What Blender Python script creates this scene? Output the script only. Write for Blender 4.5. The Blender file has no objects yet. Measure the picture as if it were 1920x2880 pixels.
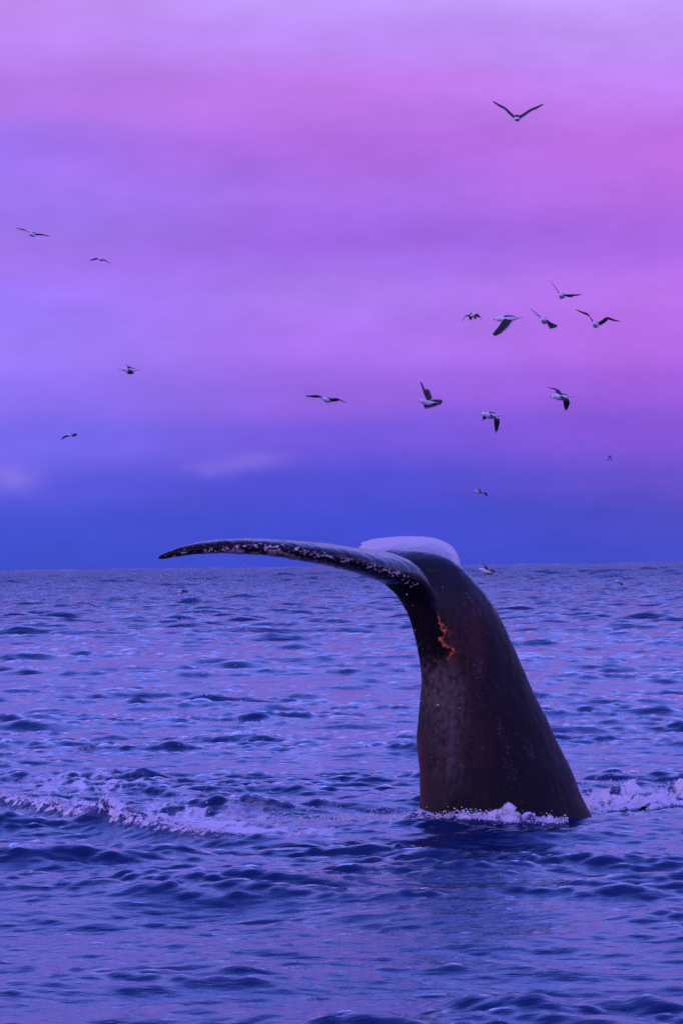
import bpy, bmesh, math, random
import numpy as np
from mathutils import Matrix, Vector

random.seed(7)
rng = np.random.default_rng(11)
scene = bpy.context.scene
col = scene.collection

# ------------------------------------------------------------------ camera
FPX = 8568.0                      # focal length in pixels of a 1920 wide frame
CAM_Z = 2.35
PITCH = math.radians(1.015)
ROLL = math.radians(-0.75)
cam_data = bpy.data.cameras.new("camera")
cam_data.sensor_fit = 'HORIZONTAL'
cam_data.sensor_width = 36.0
cam_data.lens = 36.0 * FPX / 1920.0
cam_data.clip_start = 0.5
cam_data.clip_end = 20000
cam = bpy.data.objects.new("camera", cam_data)
col.objects.link(cam)
R_CAM = Matrix.Rotation(math.radians(90) + PITCH, 3, 'X') @ Matrix.Rotation(ROLL, 3, 'Z')
cam.location = (0, 0, CAM_Z)
cam.rotation_euler = R_CAM.to_euler()
cam_data.dof.use_dof = True
cam_data.dof.focus_distance = 27.8
cam_data.dof.aperture_fstop = 16.0
scene.camera = cam
RN = np.array(R_CAM)


def P(px, py, y):
    """World point at depth y seen at photo pixel (px, py)."""
    d = RN @ np.array([(px - 960) / FPX, (1440 - py) / FPX, -1.0])
    t = y / d[1]
    return np.array([d[0] * t, y, CAM_Z + d[2] * t])


def ground(px, py, z=0.0):
    d = RN @ np.array([(px - 960) / FPX, (1440 - py) / FPX, -1.0])
    t = (z - CAM_Z) / d[2]
    return np.array([d[0] * t, d[1] * t, z])


def project(v):
    q = (np.asarray(v) - np.array([0, 0, CAM_Z])) @ RN
    return 960 + FPX * q[..., 0] / -q[..., 2], 1440 - FPX * q[..., 1] / -q[..., 2]


def lin(r, g, b, a=1.0):
    f = lambda c: (c / 255 / 12.92) if c / 255 <= 0.04045 else ((c / 255 + 0.055) / 1.055) ** 2.4
    return (f(r), f(g), f(b), a)


# ------------------------------------------------------------------ sky
SUN_EL, SUN_AZ = math.radians(6.0), math.radians(180 + 76)   # azimuth clockwise from +Y: behind the camera, left
world = bpy.data.worlds.new("World")
scene.world = world
world.use_nodes = True
wt = world.node_tree
wt.nodes.clear()


def N(tree, kind, **kw):
    n = tree.nodes.new(kind)
    for k, v in kw.items():
        setattr(n, k, v)
    return n


def math_node(tree, op, a, b=None, c=None, clamp=False):
    n = N(tree, 'ShaderNodeMath', operation=op, use_clamp=clamp)
    for i, v in enumerate((a, b, c)):
        if v is None:
            continue
        if isinstance(v, (int, float)):
            n.inputs[i].default_value = v
        else:
            tree.links.new(v, n.inputs[i])
    return n.outputs[0]


def smooth(tree, v, a, b):
    n = N(tree, 'ShaderNodeMapRange', interpolation_type='SMOOTHSTEP')
    tree.links.new(v, n.inputs['Value'])
    n.inputs['From Min'].default_value = a
    n.inputs['From Max'].default_value = b
    return n.outputs['Result']


def mix_col(tree, fac, a, b, blend='MIX'):
    n = N(tree, 'ShaderNodeMix', data_type='RGBA', blend_type=blend)
    n.clamp_factor = True
    for sock, v in ((n.inputs['Factor'], fac), (n.inputs[6], a), (n.inputs[7], b)):
        if isinstance(v, (int, float)):
            sock.default_value = v
        elif isinstance(v, tuple):
            sock.default_value = v
        else:
            tree.links.new(v, sock)
    return n.outputs[2]


tc = N(wt, 'ShaderNodeTexCoord')
sep = N(wt, 'ShaderNodeSeparateXYZ')
wt.links.new(tc.outputs['Generated'], sep.inputs[0])
sx, sy, sz = sep.outputs
DEG = 180 / math.pi
el = math_node(wt, 'MULTIPLY', math_node(wt, 'ARCSINE', sz), DEG)
az = math_node(wt, 'MULTIPLY', math_node(wt, 'ARCTAN2', sx, sy), DEG)


def sky_noise(sa, se, detail, seed, rough=0.5):
    cx = N(wt, 'ShaderNodeCombineXYZ')
    wt.links.new(math_node(wt, 'MULTIPLY', az, sa), cx.inputs[0])
    wt.links.new(math_node(wt, 'MULTIPLY', el, se), cx.inputs[1])
    cx.inputs[2].default_value = seed
    n = N(wt, 'ShaderNodeTexNoise')
    n.inputs['Scale'].default_value = 1.0
    n.inputs['Detail'].default_value = detail
    n.inputs['Roughness'].default_value = rough
    wt.links.new(cx.outputs[0], n.inputs['Vector'])
    return math_node(wt, 'SUBTRACT', n.outputs[0], 0.5)


n1 = sky_noise(0.10, 0.55, 3.0, 3.1)
n2 = sky_noise(0.22, 0.85, 4.0, 9.7, 0.5)
n3 = sky_noise(0.75, 1.7, 5.0, 21.3, 0.6)
elw = math_node(wt, 'ADD', el, math_node(wt, 'MULTIPLY', n1, 0.7))
azw = math_node(wt, 'ADD', az, math_node(wt, 'MULTIPLY', n2, 4.0))
fac = math_node(wt, 'DIVIDE', math_node(wt, 'MAXIMUM', elw, 0.0), math_node(wt, 'ADD', math_node(wt, 'MAXIMUM', elw, 0.0), 10.0))


def ramp(stops):
    n = N(wt, 'ShaderNodeValToRGB')
    n.color_ramp.interpolation = 'EASE'
    e = n.color_ramp.elements
    while len(e) > 1:
        e.remove(e[-1])
    for i, (deg, c) in enumerate(sorted(stops)):
        p = deg / (deg + 10.0)
        it = e[0] if i == 0 else e.new(p)
        it.position = p
        it.color = lin(*c)
    wt.links.new(fac, n.inputs[0])
    return n.outputs[0]


HIGH = [(12.5, (178, 152, 252)), (16, (140, 138, 254)), (24, (122, 134, 255)), (38, (100, 116, 244)), (60, (84, 100, 222)), (90, (78, 94, 214))]
sky_l = ramp([(0, (57, 76, 200)), (0.8, (62, 78, 206)), (1.6, (82, 84, 216)), (2.5, (114, 102, 236)), (3.3, (136, 110, 240)),
              (4.1, (148, 118, 242)), (5.1, (146, 114, 242)), (5.8, (156, 112, 234)), (7.0, (152, 114, 236)), (7.9, (148, 108, 230)),
              (9.0, (174, 114, 226)), (9.8, (182, 128, 236)), (10.7, (188, 136, 238))] + HIGH)
sky_c = ramp([(0, (57, 72, 202)), (0.8, (61, 73, 205)), (1.6, (73, 73, 206)), (2.5, (110, 82, 216)), (3.3, (144, 94, 222)),
              (4.1, (164, 108, 232)), (5.1, (168, 112, 236)), (5.7, (160, 104, 232)), (6.2, (152, 96, 222)), (7.0, (166, 106, 230)), (7.9, (172, 102, 222)),
              (9.0, (186, 116, 230)), (9.8, (184, 136, 242)), (10.7, (188, 152, 248))] + HIGH)
sky_r = ramp([(0, (62, 74, 198)), (0.8, (74, 74, 198)), (1.6, (100, 76, 202)), (2.5, (128, 78, 210)), (3.3, (150, 86, 214)),
              (4.1, (172, 98, 222)), (5.1, (180, 108, 230)), (5.8, (164, 98, 226)), (7.0, (178, 102, 222)), (7.9, (186, 106, 224)),
              (9.0, (186, 126, 238)), (9.8, (190, 144, 244)), (10.7, (190, 156, 248))] + HIGH)
sky_col = mix_col(wt, smooth(wt, azw, -7.0, 0.5), sky_l, sky_c)
sky_col = mix_col(wt, smooth(wt, azw, 0.5, 7.0), sky_col, sky_r)
# the sun's own side, behind the camera: the warm end of the same dusk
sky_col = mix_col(wt, math_node(wt, 'MULTIPLY', smooth(wt, sy, 0.5, -0.9), 0.28), sky_col, lin(196, 136, 204))
# soft cloud banding
sky_gain = math_node(wt, 'ADD', 1.0, math_node(wt, 'ADD', math_node(wt, 'MULTIPLY', n2, 0.34), math_node(wt, 'MULTIPLY', n3, 0.24)))


def puff(a0, e0, wa, we, amp):
    da = math_node(wt, 'DIVIDE', math_node(wt, 'SUBTRACT', math_node(wt, 'ADD', az, math_node(wt, 'MULTIPLY', n3, 1.2)), a0), wa)
    de = math_node(wt, 'DIVIDE', math_node(wt, 'SUBTRACT', math_node(wt, 'ADD', el, math_node(wt, 'MULTIPLY', n3, 0.5)), e0), we)
    r2 = math_node(wt, 'ADD', math_node(wt, 'MULTIPLY', da, da), math_node(wt, 'MULTIPLY', de, de))
    return math_node(wt, 'MULTIPLY', math_node(wt, 'EXPONENT', math_node(wt, 'MULTIPLY', r2, -1.0)), amp)


clouds = math_node(wt, 'ADD', math_node(wt, 'ADD', puff(-1.7, 1.98, 0.62, 0.17, 0.22), puff(-2.5, 1.85, 0.6, 0.15, 0.18)), puff(-6.15, 1.75, 0.55, 0.26, 0.36))
clouds = math_node(wt, 'ADD', clouds, puff(-0.2, 5.15, 2.6, 0.5, 0.18))
sky_col = mix_col(wt, clouds, sky_col, lin(168, 138, 232))
sky_gain = math_node(wt, 'MULTIPLY', sky_gain, math_node(wt, 'MULTIPLY_ADD', math_node(wt, 'SUBTRACT', smooth(wt, el, 10.6, 16.0), math_node(wt, 'MULTIPLY', smooth(wt, el, 24.0, 42.0), 0.72)), 1.2, 1.0))  # extra sky brightness above the view, added to lift the water's reflections
hsv = N(wt, 'ShaderNodeHueSaturation')
hsv.inputs['Saturation'].default_value = 1.0
wt.links.new(sky_col, hsv.inputs['Color'])
vm = N(wt, 'ShaderNodeVectorMath', operation='SCALE')
wt.links.new(hsv.outputs[0], vm.inputs[0])
wt.links.new(sky_gain, vm.inputs['Scale'])
bg1 = N(wt, 'ShaderNodeBackground')
wt.links.new(vm.outputs[0], bg1.inputs['Color'])
bg1.inputs['Strength'].default_value = 1.05
nishita = N(wt, 'ShaderNodeTexSky', sky_type='NISHITA')
nishita.sun_disc = False
nishita.sun_elevation = SUN_EL
nishita.sun_rotation = SUN_AZ
bg2 = N(wt, 'ShaderNodeBackground')
wt.links.new(nishita.outputs[0], bg2.inputs['Color'])
bg2.inputs['Strength'].default_value = 0.005
add = N(wt, 'ShaderNodeAddShader')
wt.links.new(bg1.outputs[0], add.inputs[0])
wt.links.new(bg2.outputs[0], add.inputs[1])
wo = N(wt, 'ShaderNodeOutputWorld')
wt.links.new(add.outputs[0], wo.inputs['Surface'])

sun_data = bpy.data.lights.new("sun", 'SUN')
sun_data.energy = 0.9
sun_data.angle = math.radians(40)
sun_data.color = (1.0, 0.42, 0.36)
sun = bpy.data.objects.new("sun", sun_data)
col.objects.link(sun)
sd = Vector((math.sin(SUN_AZ) * math.cos(SUN_EL), math.cos(SUN_AZ) * math.cos(SUN_EL), math.sin(SUN_EL)))
sun.rotation_euler = sd.to_track_quat('Z', 'Y').to_euler()

scene.cycles.use_denoising = False
scene.view_settings.view_transform = 'Standard'
scene.view_settings.look = 'None'
scene.view_settings.exposure = 0.0
scene.view_settings.gamma = 1.0
scene.view_settings.use_curve_mapping = False


# ------------------------------------------------------------------ helpers
def new_material(name):
    m = bpy.data.materials.new(name)
    m.use_nodes = True
    return m, m.node_tree, m.node_tree.nodes['Principled BSDF']


def mesh_np(name, verts, quads=None, tris=None, smooth_shade=True):
    """Mesh from numpy arrays, fast."""
    me = bpy.data.meshes.new(name)
    verts = np.asarray(verts, dtype=np.float32)
    parts, tot = [], []
    if quads is not None and len(quads):
        parts.append(np.asarray(quads, np.int32).ravel()); tot.append(np.full(len(quads), 4, np.int32))
    if tris is not None and len(tris):
        parts.append(np.asarray(tris, np.int32).ravel()); tot.append(np.full(len(tris), 3, np.int32))
    loops = np.concatenate(parts); totals = np.concatenate(tot)
    starts = np.concatenate([[0], np.cumsum(totals)[:-1]]).astype(np.int32)
    me.vertices.add(len(verts)); me.vertices.foreach_set('co', verts.ravel())
    me.loops.add(len(loops)); me.loops.foreach_set('vertex_index', loops)
    me.polygons.add(len(totals)); me.polygons.foreach_set('loop_start', starts)
    me.polygons.foreach_set('loop_total', totals)
    me.update(calc_edges=True)
    me.polygons.foreach_set('use_smooth', np.full(len(totals), smooth_shade))
    return me


def link(name, me, mat=None, parent=None):
    o = bpy.data.objects.new(name, me)
    col.objects.link(o)
    if mat is not None and me is not None:
        if isinstance(mat, (list, tuple)):
            for m in mat:
                me.materials.append(m)
        elif len(me.materials) == 0:
            me.materials.append(mat)
    if parent is not None:
        o.parent = parent
    return o


def float_attr(me, name, arr):
    a = me.attributes.new(name, 'FLOAT', 'POINT')
    a.data.foreach_set('value', np.asarray(arr, np.float32))


def color_attr(me, name, arr):
    a = me.attributes.new(name, 'FLOAT_COLOR', 'POINT')
    c = np.ones((len(arr), 4), np.float32); c[:, :3] = arr
    a.data.foreach_set('color', c.ravel())


def grid_quads(nr, nc):
    i = np.arange(nr - 1)[:, None] * nc + np.arange(nc - 1)[None, :]
    return np.stack([i, i + 1, i + nc + 1, i + nc], -1).reshape(-1, 4)


# gradient noise
_perm = np.random.default_rng(5).permutation(256)
_perm = np.concatenate([_perm, _perm, _perm])
_grad = np.random.default_rng(6).normal(size=(256, 3)); _grad /= np.linalg.norm(_grad, axis=1)[:, None]


def perlin(x, y, z):
    x, y, z = np.broadcast_arrays(np.asarray(x, float), np.asarray(y, float), np.asarray(z, float))
    xi, yi, zi = np.floor(x).astype(int), np.floor(y).astype(int), np.floor(z).astype(int)
    xf, yf, zf = x - xi, y - yi, z - zi
    f = lambda t: t * t * t * (t * (t * 6 - 15) + 10)
    u, v, w = f(xf), f(yf), f(zf)
    out = 0
    for dx in (0, 1):
        for dy in (0, 1):
            for dz in (0, 1):
                h = _perm[_perm[_perm[(xi + dx) & 255] + ((yi + dy) & 255)] + ((zi + dz) & 255)]
                g = _grad[h]
                d = g[..., 0] * (xf - dx) + g[..., 1] * (yf - dy) + g[..., 2] * (zf - dz)
                out = out + d * (u if dx else 1 - u) * (v if dy else 1 - v) * (w if dz else 1 - w)
    return out * 1.6


def fbm(x, y, z, octs=4, gain=0.5):
    a, s, f = 1.0, 0, 1.0
    for o in range(octs):
        s = s + a * perlin(x * f + o * 17.3, y * f - o * 9.1, z * f + o * 4.7)
        a *= gain; f *= 2.03
    return s


def billow(x, y, z, octs=4, gain=0.5):
    a, s, f, t = 1.0, 0, 1.0, 0
    for o in range(octs):
        s = s + a * (1 - np.abs(perlin(x * f + o * 7.3, y * f + o * 3.9, z * f)) * 2.0) if False else s + a * np.abs(perlin(x * f + o * 7.3, y * f + o * 3.9, z * f)) * 2
        t += a; a *= gain; f *= 2.1
    return s / t


def sstep(x, a, b):
    t = np.clip((x - a) / (b - a), 0, 1)
    return t * t * (3 - 2 * t)


# ------------------------------------------------------------------ sea surface
def fft_tile(L, n, lo, hi, rms, main_deg, spread, seed, power):
    g = np.random.default_rng(seed)
    k1 = 2 * np.pi * np.fft.fftfreq(n, L / n)
    kx, ky = np.meshgrid(k1, k1)
    k = np.hypot(kx, ky); k[0, 0] = 1e-6
    lam = 2 * np.pi / k
    amp = k ** power * sstep(lam, lo * 0.8, lo * 1.15) * (1 - sstep(lam, hi * 0.85, hi * 1.2))
    ang = np.arctan2(ky, kx) - math.radians(main_deg)
    amp = amp * (0.06 + np.abs(np.cos(ang)) ** spread)
    amp[0, 0] = 0
    spec = amp * (g.normal(size=(n, n)) + 1j * g.normal(size=(n, n)))
    h = np.fft.ifft2(spec)
    s = rms / h.real.std()
    dx = np.fft.ifft2(-1j * kx / k * spec).real * s
    dy = np.fft.ifft2(-1j * ky / k * spec).real * s
    return dict(L=L, n=n, h=h.real * s, dx=dx, dy=dy, lo=lo)


def tile_at(t, a, x, y):
    n = t['n']
    u = (x / t['L'] * n) % n; v = (y / t['L'] * n) % n
    i = np.floor(u).astype(np.int32); j = np.floor(v).astype(np.int32)
    fu = u - i; fv = v - j
    i %= n; j %= n
    i1 = (i + 1) % n; j1 = (j + 1) % n
    A = t[a]
    return (A[j, i] * (1 - fu) + A[j, i1] * fu) * (1 - fv) + (A[j1, i] * (1 - fu) + A[j1, i1] * fu) * fv


BANDS = [fft_tile(143.0, 512, 3.2, 13.0, 0.042, 80, 4, 1, -1.7),
         fft_tile(47.0, 512, 1.0, 3.2, 0.025, 88, 4.0, 2, -1.6),
         fft_tile(11.3, 512, 0.32, 1.0, 0.0102, 74, 2.6, 3, -1.1),
         fft_tile(3.7, 512, 0.10, 0.32, 0.0046, 84, 2.6, 4, -1.1)]
for _b in BANDS[1:]:                       # peaked crests, flat troughs
    _s = _b['h'].std()
    _b['h'] = _b['h'] + 0.16 * (_b['h'] ** 2 - _s ** 2) / _s
# what the coarser far mesh carries in place of the short chop
FAR_BANDS = [(fft_tile(71.0, 512, 1.3, 4.0, 0.085, 82, 1.6, 8, -1.9), 70, 130, 0.65, 1.6),
             (fft_tile(331.0, 512, 5.0, 16.0, 0.36, 82, 1.6, 9, -1.9), 260, 520, 2.4, 5.0),
             (fft_tile(1410.0, 512, 18.0, 60.0, 0.9, 82, 1.6, 10, -1.9), 900, 1800, 9.0, 25.0)]
CHOP = 1.05

# the whale's disturbed ring: an outward-running bore with its face to the camera
RING_PX = [(-700, 2190), (-300, 2225), (0, 2266), (60, 2276), (150, 2293), (300, 2328), (420, 2352), (600, 2378), (760, 2392), (900, 2392),
           (1050, 2378), (1200, 2366), (1400, 2362), (1600, 2350), (1760, 2326), (1920, 2308), (2300, 2275), (2700, 2240)]
_rg = np.array([ground(*p) for p in RING_PX])
RING_H = np.interp(np.arange(len(RING_PX)), [0, 1, 2, 4, 6, 8, 10, 12, 13, 15, 17], [0.0, 0.04, 0.10, 0.15, 0.15, 0.13, 0.11, 0.07, 0.05, 0.07, 0.0])


_rx = np.linspace(_rg[0, 0], _rg[-1, 0], 600)
_ry = np.interp(_rx, _rg[:, 0], _rg[:, 1])
_k = np.exp(-np.linspace(-2.2, 2.2, 61) ** 2); _k /= _k.sum()
_ry = np.convolve(np.pad(_ry, 30, mode='edge'), _k, mode='valid')
_rs = 1 / np.sqrt(1 + np.gradient(_ry, _rx) ** 2)


def ring_q(x, y):
    yc = np.interp(x, _rx, _ry) + 0.09 * perlin(x * 0.9, 3.3, 0.7) + 0.05 * perlin(x * 2.9, 1.3, 2.7)
    return (y - yc) * np.interp(x, _rx, _rs)


def ring(x, y):
    A = np.interp(x, _rg[:, 0], RING_H) * (1 + 0.15 * perlin(x * 1.2, 8.8, 5.0)) * 0.68
    q = ring_q(x, y)
    front = np.exp(-(q / 0.26) ** 2)
    back = 0.35 * np.exp(-np.clip(q, 0, None) / 1.6) + 0.65 * np.exp(-(np.clip(q, 0, None) / 0.5) ** 2)
    trough = -0.15 * np.exp(-((q + 0.62) / 0.42) ** 2)
    return A * (np.where(q < 0, front, back) + trough), q, A


def churn_mask(x, y, q):
    """Turbulent water inside the ring, left of and around the whale."""
    m = (1 - sstep(x, -0.4, 0.3) * (1 - sstep(y, 27.9, 28.3))) * sstep(q, 0.0, 0.25) * (1 - sstep(q, 1.6, 3.4)) * sstep(x, -4.4, -2.6) * (1 - sstep(x, 3.6, 5.5))
    return m


# one larger breaking wavelet seen behind the ring, and a few longer crests standing out of the chop
MOUNDS = [(560, 2215, 0.35, 0.30, 0.06), (1010, 2030, 0.85, 0.45, 0.05), (690, 1960, 0.9, 0.5, 0.05), (150, 2140, 0.6, 0.35, 0.05),
          (330, 1965, 1.0, 0.5, 0.06), (1530, 1775, 1.2, 1.2, 0.06), (800, 1745, 1.2, 1.3, 0.06)]
_md = [(ground(a, b), w, d, h) for a, b, w, d, h in MOUNDS]


def sea_extra(x, y):
    r, q, A = ring(x, y)
    z = r
    for g, w, d, h in _md:
        dx = (x - g[0]) + 0.35 * (y - g[1]); dy = y - g[1] - 0.12 * (x - g[0])
        z = z + h * np.exp(-(dx / w) ** 2) * np.exp(-(dy / np.where(dy < 0, d * 0.6, d)) ** 2)
    m = churn_mask(x, y, q)
    z = z + m * (0.030 * fbm(x * 2.6, y * 2.0, 1.5, 4, 0.55))
    return z, q, A, m


def sea_eval(x, y, spacing):
    z = np.zeros_like(x); dx = np.zeros_like(x); dy = np.zeros_like(x)
    # gusts: patches of livelier and of calmer chop
    calm = 1 - 0.65 * np.exp(-(ring_q(x, y) / 0.7) ** 2) * sstep(x, -5.5, -3.8) * (1 - sstep(x, 2.6, 4.5))
    gust = 1.08 + 0.22 * perlin(x * 0.16, y * 0.10, 4.4) + 0.2 * perlin(x * 0.5, y * 0.3, 7.4)
    for i, t in enumerate(BANDS):
        w = 1 - sstep(spacing, t['lo'] * 0.5, t['lo'] * 1.5)
        if i <= 1:
            w = w * calm
        if i >= 1:
            w = w * np.clip(gust, 0.75, 1.6)
        if i >= 2:
            w = w * (0.60 + 1.1 * sstep(z / 0.055, -0.3, 1.7))
        use = w > 0
        if not use.any():
            continue
        xs, ys, ww = x[use], y[use], w[use]
        z[use] += ww * tile_at(t, 'h', xs, ys)
        dx[use] += ww * CHOP * tile_at(t, 'dx', xs, ys)
        dy[use] += ww * CHOP * tile_at(t, 'dy', xs, ys)
    dist = np.hypot(x, y)
    for t, a, b, s0, s1 in FAR_BANDS:
        w = sstep(dist, a, b) * (1 - sstep(spacing, s0, s1))
        use = w > 0
        if use.any():
            z[use] += w[use] * tile_at(t, 'h', x[use], y[use])
            dy[use] += w[use] * 0.6 * tile_at(t, 'dy', x[use], y[use])
    return z, dx, dy


def sea_point(x, y):
    x = np.asarray(x, float); y = np.asarray(y, float)
    z, dx, dy = sea_eval(x, y, np.full(x.shape, 0.03))
    return x + dx, y + dy, z + sea_extra(x, y)[0]


def sea_height(x, y):
    x = np.asarray(x, float); y = np.asarray(y, float)
    z, dx, dy = sea_eval(x, y, np.full(x.shape, 0.01))
    return z + sea_extra(x, y)[0]


rows = [1.2]
while rows[-1] < 13.0:
    rows.append(rows[-1] + max(0.05, (13.0 - rows[-1]) * 0.12))
while rows[-1] < 7000:
    d = rows[-1]
    if d < 33:
        s = 0.030 if d < 24 else 0.036
    elif d < 60:
        s = 0.036 + (d - 33) * 0.003
    elif d < 160:
        s = 0.117 + (d - 60) * 0.0025
    elif d < 600:
        s = 0.367 + (d - 160) * 0.0025
    else:
        s = min(1.47 + (d - 600) * 0.0055, 9 + max(0, d - 2000) * 0.03)
    rows.append(d + s)
rows = np.array(rows)
t_in = np.tan(np.radians(np.linspace(-8.6, 8.6, 500)))
t_out = np.tan(np.radians(np.array([9.3, 10.2, 11.3, 12.8, 15, 18, 22, 27, 33, 40, 48, 57, 66, 75])))
tt = np.concatenate([-t_out[::-1], t_in, t_out])
Yg, Tg = np.meshgrid(rows, tt, indexing='ij')
Xg = Yg * Tg
dr = np.gradient(rows)
dc = np.gradient(tt)
spac = np.maximum(dr[:, None] * 0.8 * np.ones_like(Tg), np.abs(dc)[None, :] * Yg)
nr, nc = Xg.shape
xf, yf, sf = Xg.ravel(), Yg.ravel(), spac.ravel()
z, dx, dy = sea_eval(xf, yf, sf)
near = (yf > 10) & (yf < 75) & (np.abs(xf) < 9)
ex = np.zeros_like(z); qq = np.full_like(z, -9.0); AA = np.zeros_like(z); mm = np.zeros_like(z)
ex[near], qq[near], AA[near], mm[near] = sea_extra(xf[near], yf[near])
z += ex
# foam on the water: lace behind the bore, streaks in the churned patch, thin patches left
foam = np.zeros_like(z)
sel = near & ((mm > 0.01) | (np.abs(qq) < 0.6))
xs, ys, qs, As, ms = xf[sel], yf[sel], qq[sel], AA[sel], mm[sel]
lace = 1 - np.abs(fbm(xs * 3.6, ys * 2.1, 2.2, 4, 0.6)) * 2.6
patch = fbm(xs * 0.85, ys * 0.75, 6.2, 3, 0.5)
f = ms * sstep(lace + 1.1 * patch, 0.0, 0.95) * 0.85
crest = np.exp(-((qs - 0.10) / 0.13) ** 2) * sstep(As, 0.06, 0.12) * sstep(fbm(xs * 5, ys * 5, 0.3, 3, 0.6), -0.25, 0.35)
f = np.maximum(f, crest * 0.85)
# churned strip between the ring and the whale
strip = np.exp(-((xs + 0.45) / 1.1) ** 2) * np.exp(-((ys - 28.9) / 0.75) ** 2)
f = np.maximum(f, strip * sstep(fbm(xs * 4.2, ys * 2.6, 3.2, 4, 0.65), -0.35, 0.5))
foam[sel] = f
# a few thin old-foam streaks further back on the left
sel2 = near & (yf > 29) & (yf < 40)
xs, ys = xf[sel2], yf[sel2]
st = sstep(fbm(xs * 0.9 + 3, ys * 0.35, 9.1, 3, 0.5), 0.28, 0.7) * (1 - sstep(xs, -0.5, 1.4)) * sstep(1 - np.abs(fbm(xs * 3, ys * 1.6, 4.1, 3, 0.6)) * 2, 0.1, 0.8)
foam[sel2] = np.maximum(foam[sel2], 0.35 * st)
verts = np.stack([xf + dx, yf + dy, z], -1)
print('sea verts', len(verts))
sea_me = mesh_np("sea", verts, grid_quads(nr, nc))
float_attr(sea_me, "foam", foam)
float_attr(sea_me, "far", sstep(np.log(np.maximum(yf, 1)), math.log(35), math.log(900)))
m_sea, nt, bs = new_material("sea_water")
at = N(nt, 'ShaderNodeAttribute', attribute_name="foam")
fr = N(nt, 'ShaderNodeAttribute', attribute_name="far")
tcs = N(nt, 'ShaderNodeTexCoord')
mp = N(nt, 'ShaderNodeMapping')
mp.inputs['Scale'].default_value = (0.75, 2.0, 1.0)
mp.inputs['Rotation'].default_value = (0, 0, math.radians(9))
nt.links.new(tcs.outputs['Object'], mp.inputs[0])
nz = N(nt, 'ShaderNodeTexNoise'); nz.inputs['Scale'].default_value = 9.0; nz.inputs['Detail'].default_value = 5.0
nz.inputs['Roughness'].default_value = 0.6
nt.links.new(mp.outputs[0], nz.inputs['Vector'])
nzf = N(nt, 'ShaderNodeTexNoise'); nzf.inputs['Scale'].default_value = 1.3; nzf.inputs['Detail'].default_value = 3.0
nt.links.new(mp.outputs[0], nzf.inputs['Vector'])
bpf = N(nt, 'ShaderNodeBump'); bpf.inputs['Distance'].default_value = 0.30
nt.links.new(math_node(nt, 'MULTIPLY', fr.outputs['Fac'], 0.9), bpf.inputs['Strength'])
nt.links.new(nzf.outputs[0], bpf.inputs['Height'])
bp = N(nt, 'ShaderNodeBump'); bp.inputs['Distance'].default_value = 0.018
nt.links.new(bpf.outputs[0], bp.inputs['Normal'])
nt.links.new(math_node(nt, 'MULTIPLY_ADD', fr.outputs['Fac'], -0.2, 0.50), bp.inputs['Strength'])
nt.links.new(nz.outputs[0], bp.inputs['Height'])
fz = N(nt, 'ShaderNodeTexNoise'); fz.inputs['Scale'].default_value = 22.0; fz.inputs['Detail'].default_value = 6.0; fz.inputs['Roughness'].default_value = 0.7
nt.links.new(mp.outputs[0], fz.inputs['Vector'])
fm = math_node(nt, 'MULTIPLY', at.outputs['Fac'], smooth(nt, math_node(nt, 'ADD', fz.outputs[0], math_node(nt, 'MULTIPLY', at.outputs['Fac'], 0.35)), 0.42, 0.78))
body = N(nt, 'ShaderNodeBsdfDiffuse'); body.inputs['Color'].default_value = (0.0025, 0.015, 0.075, 1)
gl = N(nt, 'ShaderNodeBsdfGlossy'); gl.inputs['Color'].default_value = (0.80, 0.92, 1.0, 1)
nt.links.new(math_node(nt, 'MULTIPLY_ADD', fr.outputs['Fac'], 0.14, 0.07), gl.inputs['Roughness'])
nt.links.new(bp.outputs[0], gl.inputs['Normal'])
fre = N(nt, 'ShaderNodeFresnel'); fre.inputs['IOR'].default_value = 1.36
nt.links.new(bp.outputs[0], fre.inputs['Normal'])
wmix = N(nt, 'ShaderNodeMixShader')
# distant chop is finer than the mesh: its mean reflectance is below a smooth sheet's
nt.links.new(math_node(nt, 'MULTIPLY', fre.outputs[0], math_node(nt, 'MULTIPLY_ADD', fr.outputs['Fac'], -0.42, 1.0)), wmix.inputs[0]); nt.links.new(body.outputs[0], wmix.inputs[1]); nt.links.new(gl.outputs[0], wmix.inputs[2])
fdif = N(nt, 'ShaderNodeBsdfDiffuse'); fdif.inputs['Color'].default_value = (0.78, 0.80, 0.84, 1)
nt.links.new(bp.outputs[0], fdif.inputs['Normal'])
fmix = N(nt, 'ShaderNodeMixShader')
nt.links.new(fm, fmix.inputs[0]); nt.links.new(wmix.outputs[0], fmix.inputs[1]); nt.links.new(fdif.outputs[0], fmix.inputs[2])
nt.links.new(fmix.outputs[0], nt.nodes['Material Output'].inputs['Surface'])
nt.nodes.remove(bs)
sea = link("sea", sea_me, m_sea)
sea["kind"] = "structure"
sea["label"] = "choppy violet-blue open sea reaching to the horizon"


# ------------------------------------------------------------------ whale
def loft(stations, close=True):
    """stations: list of (n,3) rings -> verts, quads, end caps as fans"""
    n = len(stations[0])
    V = np.concatenate(stations); Q = []; T = []
    for s in range(len(stations) - 1):
        for i in range(n):
            j = (i + 1) % n
            Q.append((s * n + i, s * n + j, (s + 1) * n + j, (s + 1) * n + i))
    c0 = len(V); V = np.vstack([V, stations[0].mean(0), stations[-1].mean(0)])
    e = (len(stations) - 1) * n
    for i in range(n):
        j = (i + 1) % n
        T.append((c0, j, i)); T.append((c0 + 1, e + i, e + j))
    return V, Q, T


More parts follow.
